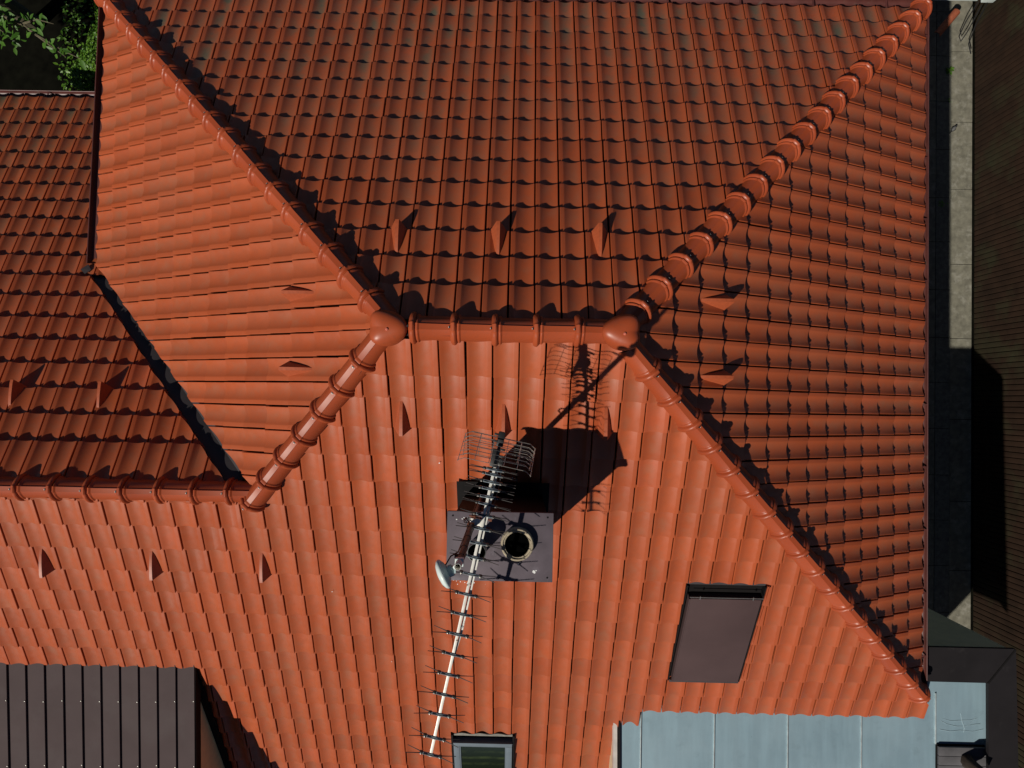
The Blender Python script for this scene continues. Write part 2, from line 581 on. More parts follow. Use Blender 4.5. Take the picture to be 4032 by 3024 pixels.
# ---- valley edges (plan)
WV = ((-5.232, 0.996), (-2.662, -1.444))         # cut edge of the main west slope along the valley
GV = ((-5.25, 0.842), (-2.86, -1.50))            # cut edge of the wing slope along the valley

s0N, s0S, s0E, s0W = 0.50953, 0.71164, 0.98652, 1.07323
lipsN = [s0N + j * TL for j in range(0, 15)]
rb = RoofBuilder(SL_N)
rb.run(lipsN, .11, -0.19798, -5.6, 5.3, clips=[half(*H_NE, (0, 3)), half(*H_NW, (0, 3))], seed=3)
slopeN = rb.build(M_tile_n, house, 'dim north roof slope with grey lichen in its tile troughs')

lipsE = [s0E - 2 * TL, s0E - TL] + [s0E + j * TL for j in range(0, 13)]
rb = RoofBuilder(SL_E)
rb.run(lipsE, .05, 0.50147, -4.4, 4.7, clips=[half(*H_NE, (4, 0)), half(*H_SE, (4, 0))], seed=4)
slopeE = rb.build(M_tile, house, 'dim east roof slope running down to the brown gutter')

lipsW = [s0W - 2 * TL, s0W - TL] + [s0W + j * TL for j in range(0, 13)]
rb = RoofBuilder(SL_W)
rb.run(lipsW, .05, -0.47484, -4.8, 1.8, clips=[half(*H_NW, (-4, 0.5)), half(*H_SW, (-3, 0)), half(*WV, (-3, 1))], seed=5)
slopeW = rb.build(M_tile, house, 'sunlit west roof slope cut off along the dark valley')

cS = 1 / math.hypot(1, tS)
lipS = lambda j: s0S + j * TL
lipsS = [lipS(-.72)] + [lipS(j) for j in range(0, 22)]
BIG = 99
holesS = [(1.700, BIG, lipS(14) + .012, BIG), (1.452, 1.705, lipS(15) + .012, BIG),
          (-BIG, -3.80, lipS(12) + .012, BIG),
          (1.945, 2.815, lipS(7) + .012, lipS(12)),
          (-.715, .125, lipS(15) + .23, BIG)]
rb = RoofBuilder(SL_S)
wing_top = (0.0, 1.0, GY - .10)
rb.run(lipsS, .11, -0.85566, -9.0, 5.2, clips=[half(*H_SE, (0, -3))], holes=holesS, both=[half(*H_SW, (0, -3)), wing_top], seed=6)
slopeS = rb.build(M_tile, house, 'sunlit south roof slope, the largest, carrying chimney and roof windows')

cG = 1 / math.hypot(1, tG)
lipsG = [6.513 - m * .331 for m in range(18, -1, -1)]
rb = RoofBuilder(SL_G)
rb.run(lipsG, .13, 6.41, 2.6, 9.0, both=[half(*GV, (-8, 0)), (0.0, -1.0, -0.86)], seed=7)
slopeG = rb.build(M_tile_n, house, 'lichen stained north slope of the lower wing left of the valley')

# ---------------------------------------------------------------- ridge and hip tiles
def ridge_tile_mesh(L, name, drop):
    """local x runs down the hip, z up; the flat crown is at z = 0.086"""
    T = .086
    halfp = [(.0, T), (.027, T), (.0285, T - .0095), (.046, T - .0205), (.065, T - .0365), (.083, T - .057), (.098, T - .081), (.108, T - .108), (.112, T - .13), (.114, T - drop)]
    prof = [(-y, z) for y, z in halfp[::-1]][:-1] + halfp
    n = len(prof); nor = []
    for i in range(n):
        a = Vector(prof[max(i - 1, 0)]); b = Vector(prof[min(i + 1, n - 1)]); d = (b - a).normalized(); nor.append(Vector((-d.y, d.x)))
    b0 = L - .090
    xs = [(-.015, -.008), (.02, -.0075), (b0 - .012, -.004), (b0 - .006, -.001), (b0 + .001, .0085), (b0 + .009, .0115), (b0 + .017, .0085), (b0 + .022, .003),
          (b0 + .026, .003), (b0 + .030, .015), (b0 + .036, .024), (b0 + .047, .0295), (b0 + .060, .0280), (b0 + .072, .021), (b0 + .079, .011), (b0 + .083, -.001), (b0 + .080, -.010)]
    mb = MB(); vs = []; fs = []
    for x, o in xs:
        for i in range(n):
            p = Vector(prof[i]) + nor[i] * o
            k = 1.0
            if abs(prof[i][0]) < .029 and o > .003: p.y -= .0015       # flat block on the crown
            vs.append((x, p.x, p.y))
    for i in range(len(xs) - 1):
        for k in range(n - 1):
            fs.append((i * n + k, (i + 1) * n + k, (i + 1) * n + k + 1, i * n + k + 1))
    mb.add(vs, fs, 0)
    # small dark clip slot behind the collar block
    mb.box((b0 + .085, 0, T + .008), (.010, .022, .012), mi=1)
    mb.box((b0 + .091, .004, T + .010), (.006, .010, .007), mi=2)
    me = mb.mesh(name, [M_ridge, M_blackpl, M_alu], True, 32)
    return me

TH, TR_ = 0.3458, 0.3540
ME_HIP = ridge_tile_mesh(TH, 'hip_tile_mesh', .15)
ME_RDG = ridge_tile_mesh(TR_, 'ridge_tile_mesh', .165)

def ridge_line(a, dirv, length, collar, step, me, label, first_gap=.12, end_pad=.0):
    """a: start (3D, in the roof planes' meeting line), collar: distance of one collar from a"""
    x = Vector(dirv).normalized()
    y = Vector((0, 0, 1)).cross(x).normalized(); z = x.cross(y)
    mb = MB()
    mb.bar(Vector(a) + z * -.01 + x * .04, Vector(a) + x * (length - .06) + z * -.01, .14, .08, up=z)
    part = mb.build('hip_batten' if abs(x.z) > .05 else 'ridge_batten', M_dark, house)
    part['label'] = label
    c = collar % step
    pos = c - (step - .047) - 2 * step                       # collar centre sits 45 mm before the lower end
    first = True
    while pos < length - .10 and not (abs(x.z) < .05 and first_gap > .05 and pos + step > length + .03):
        if pos + step > first_gap + .13 or (first_gap < .05 and pos + step > .05):
            j = Vector((0, random.gauss(0, .002), random.gauss(0, .0015)))
            rz = Matrix.Rotation(random.gauss(0, .004), 4, 'Z') @ Matrix.Rotation(-.018, 4, 'Y')
            M = frame(Vector(a) + x * pos + y * j.y + z * j.z, x, y, z) @ rz
            link('ridge_tile', me, part, M)
        pos += step
    return part

def hip_dir(p, q, t):      # plan direction with the slope taken from the first slope's plane
    return None

dNE = Vector((1 / tE, 1 / tN, -1)); dNW = Vector((-1 / tW, 1 / tN, -1)); dSE = Vector((1 / tE, -1 / tS, -1))
def dist(a, d, p):         # distance along the line at the plan point p
    d = d.normalized(); hx = Vector((d.x, d.y)); return ((Vector(p) - Vector(a[:2])).dot(hx)) / hx.dot(hx)
aE = (AE, 0, -.018); aW = (-1.0, 0.01, -.018)
lenNE = 4.34 * tN * dNE.length
lenSE = 4.04 * tS * dSE.length
ridge_line(aE, dNE, lenNE, dist(aE, dNE, (3.072, 2.31)), TH, ME_HIP, 'hip on the shaded side with bright collars', .10)
ridge_line(aE, dSE, lenSE, dist(aE, dSE, (1.236, -.302)), TH, ME_HIP, 'hip sloping from the ridge towards the zinc roof', .10)
ridge_line(aW, dNW, (4.43 / (1 / tN)) * dNW.length, dist(aW, dNW, (-3.004, 2.119)), TH, ME_HIP, 'hip between the sunlit west slope and the dim north slope', .10)
aSW = Vector((-1.09, -.02, -.045)); bSW = Vector((-2.575, -1.65, -1.05))
dSW = bSW - aSW
ridge_line(aSW, dSW, dSW.length + .03, dist(aSW, dSW, (-1.34, -.257)), TH, ME_HIP, 'short hip ending on the wing ridge', .10)
ridge_line((.93, 0.012, -.036), (-1, 0.0, 0), 1.93, .93 + .832, TR_, ME_RDG, 'short main ridge between the two caps', .1)
ridge_line((-2.52, GY, GZ - .062), (-1, 0, 0), 6.2, 4.935 - 2.52, TR_, ME_RDG, 'long low ridge of the wing', .02)

# hub caps where ridge and hips meet
def hub_cap(c, dirs, label):
    mb = MB(); n = 72; rings = 14; vs = []; fs = []
    def lobe(a):
        return max(math.exp(-((a - d + math.pi) % (2 * math.pi) - math.pi) ** 2 / .42) for d in dirs)
    vs.append((0, 0, .172))
    for i in range(1, rings + 1):
        q = i / rings
        for k in range(n):
            a = 2 * math.pi * k / n; l = lobe(a)
            Rr = .148 + .024 * l
            drop = (.070 * l + .165 * (1 - l))
            z = .172 - drop * q ** 2.3
            if i == rings: z -= .010
            r_ = Rr * (math.sin(q * math.pi / 2) ** .92 if i < rings else 1.0)
            vs.append((r_ * math.cos(a), r_ * math.sin(a), z))
    for k in range(n): fs.append((0, 1 + k, 1 + (k + 1) % n))
    for i in range(rings - 1):
        for k in range(n):
            a, b = 1 + i * n + k, 1 + i * n + (k + 1) % n
            fs.append((a, a + n, b + n, b))
    # rim
    base = 1 + (rings - 1) * n; o = len(vs)
    for k in range(n):
        v = vs[base + k]; vs.append((v[0] * .97, v[1] * .97, v[2] - .022))
    for k in range(n): fs.append((base + k, o + k, o + (k + 1) % n, base + (k + 1) % n))
    mb.add(vs, fs, 0)
    M = Matrix.Translation(c)
    o = mb.build('hub_cap', [M_ridge], house, M, angle=50)
    o['label'] = label
    nb = MB(); nb.lathe([(0.0, .184), (.008, .1835), (.0125, .179), (.013, .160)], 16)
    nb.build('nail', [M_nail], o, M @ Matrix.Translation((.012, -.022, 0)), fix=False)
    return o
hub_cap((-1.05, 0.0, -.05), [0, R(134), R(227)], 'three way cap at the west end of the main ridge')
hub_cap((.945, 0.0, -.05), [math.pi, R(47), R(-44.7)], 'three way cap at the east end of the main ridge, crossed by the mast shadow')

# ---------------------------------------------------------------- snow guards
def guard_mesh():
    mb = MB()
    L = .30; vs = []; fs = []
    # sections from upslope (0) to downslope (L): half base, half top, height
    secs = [(0.0, .016, .012, -.066), (.06, .034, .014, -.014), (.15, .056, .015, .040), (.255, .082, .016, .092), (.29, .086, .016, .101)]
    for y, hb, ht, z in secs:
        vs += [(-hb, -y, -.075 + y * .14), (-ht - .002, -y, z - .004), (-ht, -y, z), (ht, -y, z), (ht + .002, -y, z - .004), (hb, -y, -.075 + y * .14)]
    for i in range(len(secs) - 1):
        for k in range(5):
            fs.append((i * 6 + k, (i + 1) * 6 + k, (i + 1) * 6 + k + 1, i * 6 + k + 1))
    fs.append((0, 1, 2, 3, 4, 5))
    e = (len(secs) - 1) * 6
    o = len(vs); vs.append((0, -(L + .012), -.03)); vs.append((0, -(L + .004), .085))
    fs += [(e, o, o + 1, e + 1), (e + 1, o + 1, e + 2), (e + 2, o + 1, e + 3), (e + 3, o + 1, e + 4), (e + 4, o + 1, o, e + 5)]
    mb.add(vs, fs)
    return mb
ME_GUARD = guard_mesh().mesh('guard_mesh', M_guard, True, 20)
def guards(slobj, sl, lips_s, us):
    for u in us:
        M = frame(sl.w(u, lips_s - .27, 0.002), sl.U, -sl.D, sl.N)
        o = link('snow_guard', ME_GUARD, slobj, M)
guards(slopeN, SL_N, lipsN[2], [-(0.19798 + c * TW) for c in (-5.47, -1.44, 2.62)])
guards(slopeS, SL_S, lipS(1), [-.85566 + c * TW for c in (-.62, 3.40, 7.42)])
guards(slopeS, SL_S, lipS(7), [-.85566 + c * TW for c in (-17.75, -12.68, -7.62)])
guards(slopeE, SL_E, s0E + TL, [.50147 - c * TW for c in (.49, 3.58)])
guards(slopeW, SL_W, s0W + TL, [-(.47484 - c * TW) for c in (.35, 3.46)])
guards(slopeG, SL_G, 6.513 - 16 * .331, [5.45, 4.485, 6.42])

# ---------------------------------------------------------------- gutters
def gutter(a, b, inward, zt, label, rim=M_gut, n_br=9, r=.062):
    a = Vector(a); b = Vector(b); x = (b - a).normalized(); iw = Vector(inward).normalized(); up = Vector((0, 0, 1))
    mb = MB(); m = 12; vs = []; fs = []
    for P in (a, b):
        for k in range(m + 1):
            t = math.pi * k / m
            vs.append(P + iw * (r * math.cos(t) + 0) - up * (r * math.sin(t)))
        for k in range(m, -1, -1):
            t = math.pi * k / m
            vs.append(P + iw * ((r - .004) * math.cos(t)) - up * ((r - .004) * math.sin(t)) + up * .0005)
    q = 2 * (m + 1)
    for k in range(q - 1): fs.append((k, k + 1, q + k + 1, q + k))
    for e in (0, q):                                  # end caps
        fs.append(tuple(e + k for k in range(m + 1)))
    mb.add(vs, fs)
    # rolled bead on the outer edge
    mb.tube([a - iw * r, b - iw * r], .009, 8)
    g = mb.build('gutter', [M_gut], house)
    g['label'] = label
    L = (b - a).length
    for i in range(n_br):
        P = a + x * (L * (i + .5) / n_br)
        bb = MB()
        bb.bar(P - iw * (r + .008) + up * .004, P + iw * (r + .02) + up * .012, .024, .004)
        bb.build('gutter_bracket', [M_gut], g)
    return g
gutter((5.075, 4.46, -2.665), (5.095, -4.02, -2.665), (-1, 0, 0), 0, 'brown half round gutter along the east eave', n_br=11)
gutter((-5.0, 4.51, -2.66), (5.06, 4.47, -2.66), (0, -1, 0), 0, 'dark gutter along the north eave', n_br=11)
gutter((-5.255, 4.42, -2.66), (-5.30, 1.02, -2.66), (1, 0, 0), 0, 'black looking gutter along the west eave above the wing', n_br=0)
gutter((-9.0, 4.0, -4.60), (-5.6, 4.0, -4.60), (0, -1, 0), 0, 'brown gutter with a bright rim along the wing eave', n_br=3)

# valley sheet
mb = MB()
va = Vector((-2.56, -1.60, -1.03)); vb = Vector((-5.36, 1.09, -2.66))
off = Vector((0, 0, -.082))
nW = Vector((.62, .68)); 
def on_w(x, y): return Vector((x, y, (x + AW) * tW))
def on_g(x, y): return Vector((x, y, GZ - tG * (y - GY)))
for A, B in (((-2.72, -1.455), (-5.30, 1.06)),):
    rowL = []; 
    for i in range(25):
        k = i / 24; x = A[0] + (B[0] - A[0]) * k; y = A[1] + (B[1] - A[1]) * k
        e = Vector((x, y, min(on_w(x, y).z, on_g(x, y).z)))
        l = on_w(x + .15, y + .15); g = on_g(x - .16, y - .16)
        rowL.append((g + off, e + off, l + off))
    vs = [p for r_ in rowL for p in r_]; fs = []
    for i in range(24):
        for k in range(2): fs.append((i * 3 + k, i * 3 + k + 1, (i + 1) * 3 + k + 1, (i + 1) * 3 + k))
    mb.add(vs, fs)
o = mb.build('valley_sheet', [M_flash], house, angle=10)
o['label'] = 'grey brown folded valley sheet between main roof and wing'
mb = MB()
mb.prism([(-5.40, .93, -2.60), (-5.33, 1.00, -2.64), (-5.28, .93, -2.62), (-5.34, .87, -2.595)], (0, 0, .006))
mb.build('valley_end_plate', [M_flash], house)

# ---------------------------------------------------------------- walls and soffits
mb = MB()
def wallbox(x0, x1, y0, y1, z0, z1): mb.box(((x0 + x1) / 2, (y0 + y1) / 2, (z0 + z1) / 2), (x1 - x0, y1 - y0, z1 - z0))
wallbox(-4.75, 4.6, -4.0, 3.95, GROUND, -2.95)
wallbox(-10, -4.751, -6.5, 3.4, GROUND, -4.75)
o = mb.build('wall', [M_cheek], house)
mb = MB()
mb.box((-.1, .2, -2.86), (10.1, 8.35, .06))
mb.box((-7.5, -.2, -4.72), (4.6, 8.2, .06))
mb.build('soffit', [M_black], house)
mb = MB()                                             # gable-side fascia boards behind the gutters
mb.bar((4.985, 4.4, -2.76), (5.0, -4.0, -2.76), .02, .15)
mb.bar((-5.0, 4.42, -2.76), (5.0, 4.38, -2.76), .02, .15)
mb.bar((-5.175, 4.4, -2.76), (-5.215, .98, -2.76), .02, .15)
mb.bar((-9.0, 3.9, -4.68), (-5.5, 3.9, -4.68), .02, .15)
mb.build('fascia', [M_gut], house)

# ---------------------------------------------------------------- chimney
cz = .33
mb = MB()
x0, x1, y0, y1 = -.43, .335, -2.005, -1.545
mb.box(((x0 + x1) / 2, (y0 + y1) / 2, -.55), (x1 - x0, y1 - y0, 1.70))
chim = mb.build('chimney', [M_black], house)
chim['label'] = 'dark clad chimney standing in the south slope'
mb = MB()
mb.box((-.049, -1.771, cz - .018), (.852, .551, .036), bevel=.004)
cap = mb.build('chimney_cap', [M_cap], chim)
mb = MB()
for sx, sy in ((-.43, -1.53), (.33, -1.53), (.335, -2.01), (-.43, -2.0), (-.05, -2.02)):
    mb = MB(); mb.lathe([(0, cz + .004), (.006, cz + .0035), (.008, cz)], 10, Matrix.Translation((sx, sy, 0)))
    mb.build('cap_screw', [M_black], cap)
# bird droppings and stains stuck on the cap
mb = MB()
for dx, dy, r_ in ((-.29, -1.56, .012), (-.355, -1.555, .006), (-.325, -1.575, .005), (-.285, -1.60, .005), (.228, -1.965, .014), (.245, -1.955, .006), (.10, -1.905, .009), (.115, -1.89, .005), (-.40, -1.56, .006), (-.34, -1.545, .005), (-.31, -1.545, .007)):
    pts = []
    for k in range(9):
        a = k / 9 * 6.283; rr = r_ * random.uniform(.55, 1.1); pts.append((dx + rr * math.cos(a), dy + rr * math.sin(a), cz + .0012))
    mb = MB(); mb.prism(pts, (0, 0, .0008))
    mb.build('bird_dropping', [M_drop], cap, smooth=False)
def flue(name, c, ro, ri, h, mats, rim, label=None, n=40):
    mb = MB()
    prof = [(ro + .012, cz), (ro + .010, cz + .02), (ro - .004, cz + .03), (ro, cz + h - .03), (ro + rim, cz + h - .026), (ro + rim, cz + h - .006), (ro + rim - .006, cz + h), (ri + .018, cz + h), (ri + .014, cz + h - .012), (ri + .003, cz + h - .013), (ri, cz + h - .02)]
    mb.lathe(prof, n, Matrix.Translation((c[0], c[1], 0)), 0)
    mb.lathe([(ri, cz + h - .02), (ri - .002, cz + .006), (0.0001, cz + .005)], n, Matrix.Translation((c[0], c[1], 0)), 1)
    o = mb.build(name, mats, chim, fix=False, angle=40)
    if label: o['label'] = label
    return o
flue('flue_pot', (.090, -1.742), .121, .097, .062, [M_conc, M_bore], .008, 'wide stone coloured flue pot with a black mouth')
mb = MB()
pc = (-.222, -1.775)
mb.lathe([(.072, cz), (.072, cz + .22), (.069, cz + .222), (.0675, cz + .22), (.0675, cz + .12)], 36, Matrix.Translation((pc[0], pc[1], 0)), 0)
mb.lathe([(.0675, cz + .12), (.066, cz + .012), (.0001, cz + .01)], 36, Matrix.Translation((pc[0], pc[1], 0)), 1)
o = mb.build('flue_pipe', [M_pipe, M_bore], chim, fix=False, angle=40); o['label'] = 'narrow steel flue pipe under the aerial boom'
# apron flashing round the chimney foot
def sz(y): return y * tS
mb = MB()
fz = lambda y, h=.006: y * tS + h
mb.prism([(-.51, -1.40, fz(-1.40, .012)), (.40, -1.40, fz(-1.40, .012)), (.40, -1.56, fz(-1.56, .012)), (-.51, -1.56, fz(-1.56, .012))], (0, 0, .012))
mb.build('flashing', [M_black], chim)
mb = MB()
mb.prism([(-.51, -1.56, fz(-1.56, .002)), (-.42, -1.56, fz(-1.56, .002)), (-.42, -2.2, fz(-2.2, .002)), (-.51, -2.2, fz(-2.2, .002))], (0, 0, .016))
mb.build('flashing', [M_black], chim)
mb = MB()
mb.prism([(.32, -1.56, fz(-1.56, .002)), (.40, -1.56, fz(-1.56, .002)), (.40, -2.2, fz(-2.2, .002)), (.32, -2.2, fz(-2.2, .002))], (0, 0, .016))
mb.build('flashing', [M_black], chim)
mb = MB()

# ---------------------------------------------------------------- roof windows
# closed one with a brown shutter
us0, us1, sa, sb = 1.955, 2.805, lipS(7) + .03, lipS(12) - .01
def sbox(mb, u0, u1, s0, s1, h0, h1, mi=None, bevel=.0, sl=SL_S):
    mb.box(sl.w((u0 + u1) / 2, (s0 + s1) / 2, (h0 + h1) / 2), (u1 - u0, s1 - s0, h1 - h0), Matrix((sl.U, -sl.D, sl.N)).transposed(), mi, bevel)
mb = MB()
sbox(mb, us0 - .008, us1 + .008, sa - .05, sb + .02, -.085, -.070)          # tray
sbox(mb, us0 - .006, us0 + .008, sa, sb + .02, -.07, .004)
sbox(mb, us1 - .008, us1 + .006, sa, sb + .02, -.07, .004)
sky1 = mb.build('skylight', [M_black], house)
sky1['label'] = 'roof window closed by a brown outside shutter'
mb = MB()
sbox(mb, us0 + .035, us1 - .025, sa + .17, sb - .012, -.06, .030, bevel=.004)
sbox(mb, us0 + .033, us0 + .047, sa + .17, sb - .010, .0, .037)
mb.build('shutter', [M_shutter], sky1)
mb = MB()
sbox(mb, us0 + .01, us1 - .01, sb - .010, sb + .028, .006, .018, bevel=.003)
mb.build('flashing', [M_flash], sky1)
mb = MB()
# scalloped head flashing tucked under the tiles above
sbox(mb, us0, us1, sa - .055, sa + .006, -.034, -.026)
mb.build('flashing', [M_flash], sky1)
mb = MB()
pA = SL_S.w(us0 + .03, sa + .120, .055); pB = SL_S.w(us1 - .02, sa + .120, .055)
mb.tube([pA, pB], .0055, 8)
for k in (.14, .86):
    P = pA.lerp(pB, k); mb.bar(P - SL_S.D * .018, P + SL_S.D * .03, .006, .012, up=SL_S.N)
mb.build('shutter_rail', [M_wire], sky1)
mb = MB()                                                                     # cover strips at the right of the opening
for k in range(3):
    sbox(mb, us1 + .002 + k * .018, us1 + .012 + k * .018, sa + .0, sb - .03, -.05, -.012 + .006 * k)
mb.build('cover_strip', [M_guard], sky1)

# open-faced roof window at the bottom edge of the picture
u0, u1, sa2 = -.70, .112, lipS(15) + .245
mb = MB()
sbox(mb, u0 - .006, u1 + .006, sa2 - .03, sa2 + 1.3, -.085, -.07)
sbox(mb, u0 - .008, u0 + .018, sa2 - .02, sa2 + 1.3, -.07, .018)
sbox(mb, u1 - .018, u1 + .008, sa2 - .02, sa2 + 1.3, -.07, .018)
sbox(mb, u0 + .019, u1 - .019, sa2 + .02, sa2 + .09, -.07, -.045)
sky2 = mb.build('skylight', [M_black], house)
sky2['label'] = 'glazed roof window in a grey blue frame near the aerial tip'
mb = MB()
sa3 = sa2 + .115
ua, ub = u0 + .022, u1 - .022
sbox(mb, ua, ub, sa3, sa3 + .075, -.06, .042, bevel=.006)
sbox(mb, ua, ua + .078, sa3 + .0755, sa3 + 1.1, -.06, .042, bevel=.006)
sbox(mb, ub - .078, ub, sa3 + .0755, sa3 + 1.1, -.06, .042, bevel=.006)
sbox(mb, ua + .079, ua + .092, sa3 + .082, sa3 + 1.1, -.06, .034)
sbox(mb, ub - .092, ub - .079, sa3 + .082, sa3 + 1.1, -.06, .034)
sbox(mb, ua + .093, ub - .093, sa3 + .0765, sa3 + .088, -.06, .034)
sbox(mb, ua - .004, ub + .004, sa3 - .014, sa3 - .004, -.03, .05)
mb.build('window_frame', [M_frame], sky2)
mb = MB()
sbox(mb, ua + .094, ub - .094, sa3 + .09, sa3 + 1.1, .0, .020)
mb.build('pane', [M_glass], sky2)
mb = MB()                                                                     # lead apron, scalloped under the tile ends
n = 36; pts = []
for k in range(n + 1):
    u = u0 + .02 + (u1 - u0 - .04) * k / n
    pts.append(SL_S.w(u, sa2 - .022 + .012 * math.cos((u - .02) / TW * 6.283), -.012))
pts += [SL_S.w(u1 - .02, sa2 + .022, -.012), SL_S.w(u0 + .02, sa2 + .022, -.012)]
mb.prism(pts, SL_S.N * .006)
mb.build('flashing', [simple('lead_apron', (0.20, 0.19, 0.165), .7, var=.3, nscale=14)], sky2, smooth=False)

# ---------------------------------------------------------------- dormer at the lower left
dx1 = -3.785; dtop_y = -3.84; dslope = math.tan(R(4.5))
def dz(y): return -2.527 + (y - dtop_y) * dslope
mb = MB()
yb = -6.6
mb.prism([(dx1 - .075, dtop_y + .02, sz(dtop_y) - .1), (dx1 - .075, yb, sz(yb) - .1), (dx1 - .075, yb, dz(yb) - .05), (dx1 - .075, dtop_y - .1, dz(dtop_y - .1) - .05)], (-.12, 0, 0))
dorm = mb.build('dormer', [M_cheek], house)
dorm['label'] = 'flat dormer with a cream side wall and brown standing seam roof'
mb = MB()
mb.prism([(dx1, dtop_y + .10, dz(dtop_y + .10)), (dx1, yb - .2, dz(yb - .2)), (-9.2, yb - .2, dz(yb - .2)), (-9.2, dtop_y + .10, dz(dtop_y + .10))], (0, 0, -.045))
droof = mb.build('dormer_roof', [M_brown], dorm, smooth=False)
for k in range(24):
    x = dx1 - .008 - .2295 * k
    b_ = MB()
    b_.bar((x, dtop_y + .02, dz(dtop_y + .02) + .012), (x, yb - .2, dz(yb - .2) + .012), .010, .026, mi=0)
    for yy in (-4.34, -5.15, -5.95):
        b_.box((x - .004, yy + random.uniform(-.012, .012) - k * .004, dz(yy) + .027), (.009, .011, .005), mi=1, bevel=.002)
    b_.build('standing_seam', [M_brown, M_pipe], droof)
mb = MB()
mb.bar((dx1 + .004, dtop_y + .05, dz(dtop_y + .05) - .055), (dx1 + .004, yb - .2, dz(yb - .2) - .055), .008, .13)
mb.build('fascia', [M_black], dorm)
mb = MB()
mb.prism([SL_S.w(dx1 - .07, 4.9, -.03), SL_S.w(dx1 + .025, 4.9, -.03), SL_S.w(dx1 + .025, 8.0, -.03), SL_S.w(dx1 - .07, 8.0, -.03)], SL_S.N * .02)
mb.build('flashing', [M_black], dorm)

# ---------------------------------------------------------------- zinc roofed extension
zr = -3.02
ext = thing('extension', 'flat roofed extension with pale blue zinc sheets and dark coping', 'extension', (4.0, -5.2, GROUND))
mb = MB()
mb.box((3.825, -5.75, zr - .05), (4.74, 3.7, .10))
zroof = mb.build('zinc_roof', [M_zinc], ext, smooth=False)
for x in (1.73, 2.665, 3.60, 4.535, 5.475):
    b_ = MB(); b_.bar((x, -4.22, zr + .010), (x, -4.86 if x > 5 else -7.4, zr + .010), .012, .022, bevel=.003)
    b_.build('zinc_seam', [M_zincseam], zroof)
mb = MB(); mb.bar((6.165, -4.09, zr + .055), (6.165, -7.4, zr + .055), .014, .11); mb.build('upstand', [M_zincseam], ext)
cz1 = -2.84
for poly, lb in (([(4.9, -3.583), (6.366, -3.583), (6.022, -4.012), (4.9, -4.008)], 'coping along the north edge'), ([(6.371, -3.588), (6.47, -8.1), (6.055, -8.1), (6.027, -4.016)], 'coping along the east edge')):
    b_ = MB()
    b_.prism([(x, y, cz1 - .05) for x, y in poly], (0, 0, .05))
    o = b_.build('coping', [M_coping], ext, smooth=False); o['label'] = lb
mb = MB(); mb.bar((6.022, -4.016, cz1 + .0), (6.366, -3.588, cz1 + .0), .022, .012); mb.build('mitre_strip', [M_black], ext)
mb = MB()                                              # cream side wall tapering to the east
mb.box(((4.4 + 6.36) / 2, -3.70, (GROUND + cz1 - .052) / 2), (1.96, .16, cz1 - .052 - GROUND))
mb.build('wall', [M_cheek], ext)
mb = MB()
mb.box((6.28, -5.94, (GROUND + cz1 - .055) / 2), (.16, 4.31, cz1 - .055 - GROUND))
mb.build('wall', [M_cheek], ext)
# west edge: white fascia strip and cream cheek
mb = MB(); mb.bar((1.405, -4.70, zr - .06), (1.45, -7.4, zr - .06), .05, .10); mb.build('white_fascia', [simple('white_fascia', (0.55, 0.50, 0.46), .5)], ext)
mb = MB(); mb.bar((1.452, -4.62, zr + .012), (1.497, -7.4, zr + .012), .022, .05); mb.build('edge_trim', [M_black], ext)
mb = MB()
mb.prism([(1.40, -4.74, zr - .115), (1.43, -7.4, zr - .115), (1.43, -7.4, sz(-7.4)), (1.40, -4.74, sz(-4.74) - .1)], (.1, 0, 0))
mb.build('side_wall', [simple('warm_cream', (0.62, 0.50, 0.32), .9)], ext)
# stains on the small zinc bay
mb = MB()
for pts in ([(5.56, -4.55), (5.68, -4.57), (5.80, -4.56), (5.92, -4.55), (6.02, -4.52)], [(5.56, -4.57), (5.62, -4.62), (5.74, -4.63), (5.86, -4.64), (5.98, -4.61), (6.05, -4.60)], [(5.54, -4.68), (5.66, -4.70), (5.80, -4.68), (5.95, -4.69), (6.08, -4.67)], [(5.80, -4.48), (5.81, -4.56), (5.84, -4.66), (5.83, -4.72)], [(5.98, -4.52), (5.94, -4.58), (5.88, -4.63)]):
    mb.tube([(x + random.uniform(-.01, .01), y + random.uniform(-.008, .008), zr + .0005) for x, y in pts], [.002 + .004 * random.random() for _ in pts], 6)
mb.build('lime_stain', [simple('lime_stain', (0.265, 0.365, 0.41), .8)], zroof)

pk = thing('plank_panel', 'grey weathered wooden plank panel lying on the zinc roof', 'wooden panel', (5.75, -5.2, zr))
mb = MB()
for k in range(5):
    y = -4.93 - .115 * k
    mb.box((5.79, y, zr + .045), (.60, .110, .035), bevel=.004)
mb.build('planks', [M_wood], pk)
mb = MB(); mb.bar((5.49, -4.87, zr + .012), (5.49, -5.5, zr + .012), .02, .022); mb.bar((5.49, -4.87, zr + .012), (6.09, -4.87, zr + .012), .02, .022)
mb.build('batten', [M_black], pk)
mb = MB()
zt = zr + .064
path = [(5.83, -5.03, zt), (5.835, -5.04, zt + .06), (5.845, -5.06, zt + .14), (5.87, -5.075, zt + .21), (5.91, -5.085, zt + .26), (5.96, -5.10, zt + .28)]
mb.tube(path, [.085, .080, .074, .074, .062, .035], 14)
for v in range(len(mb.v)):
    p = mb.v[v]; k = .012 * math.sin(p[2] * 60 + p[0] * 90); mb.v[v] = (p[0] + k, p[1] + .008 * math.sin(p[0] * 70), p[2])
o = mb.build('log', [M_log])
tag(o, 'dark crooked tree log standing on the grey plank panel', 'log')

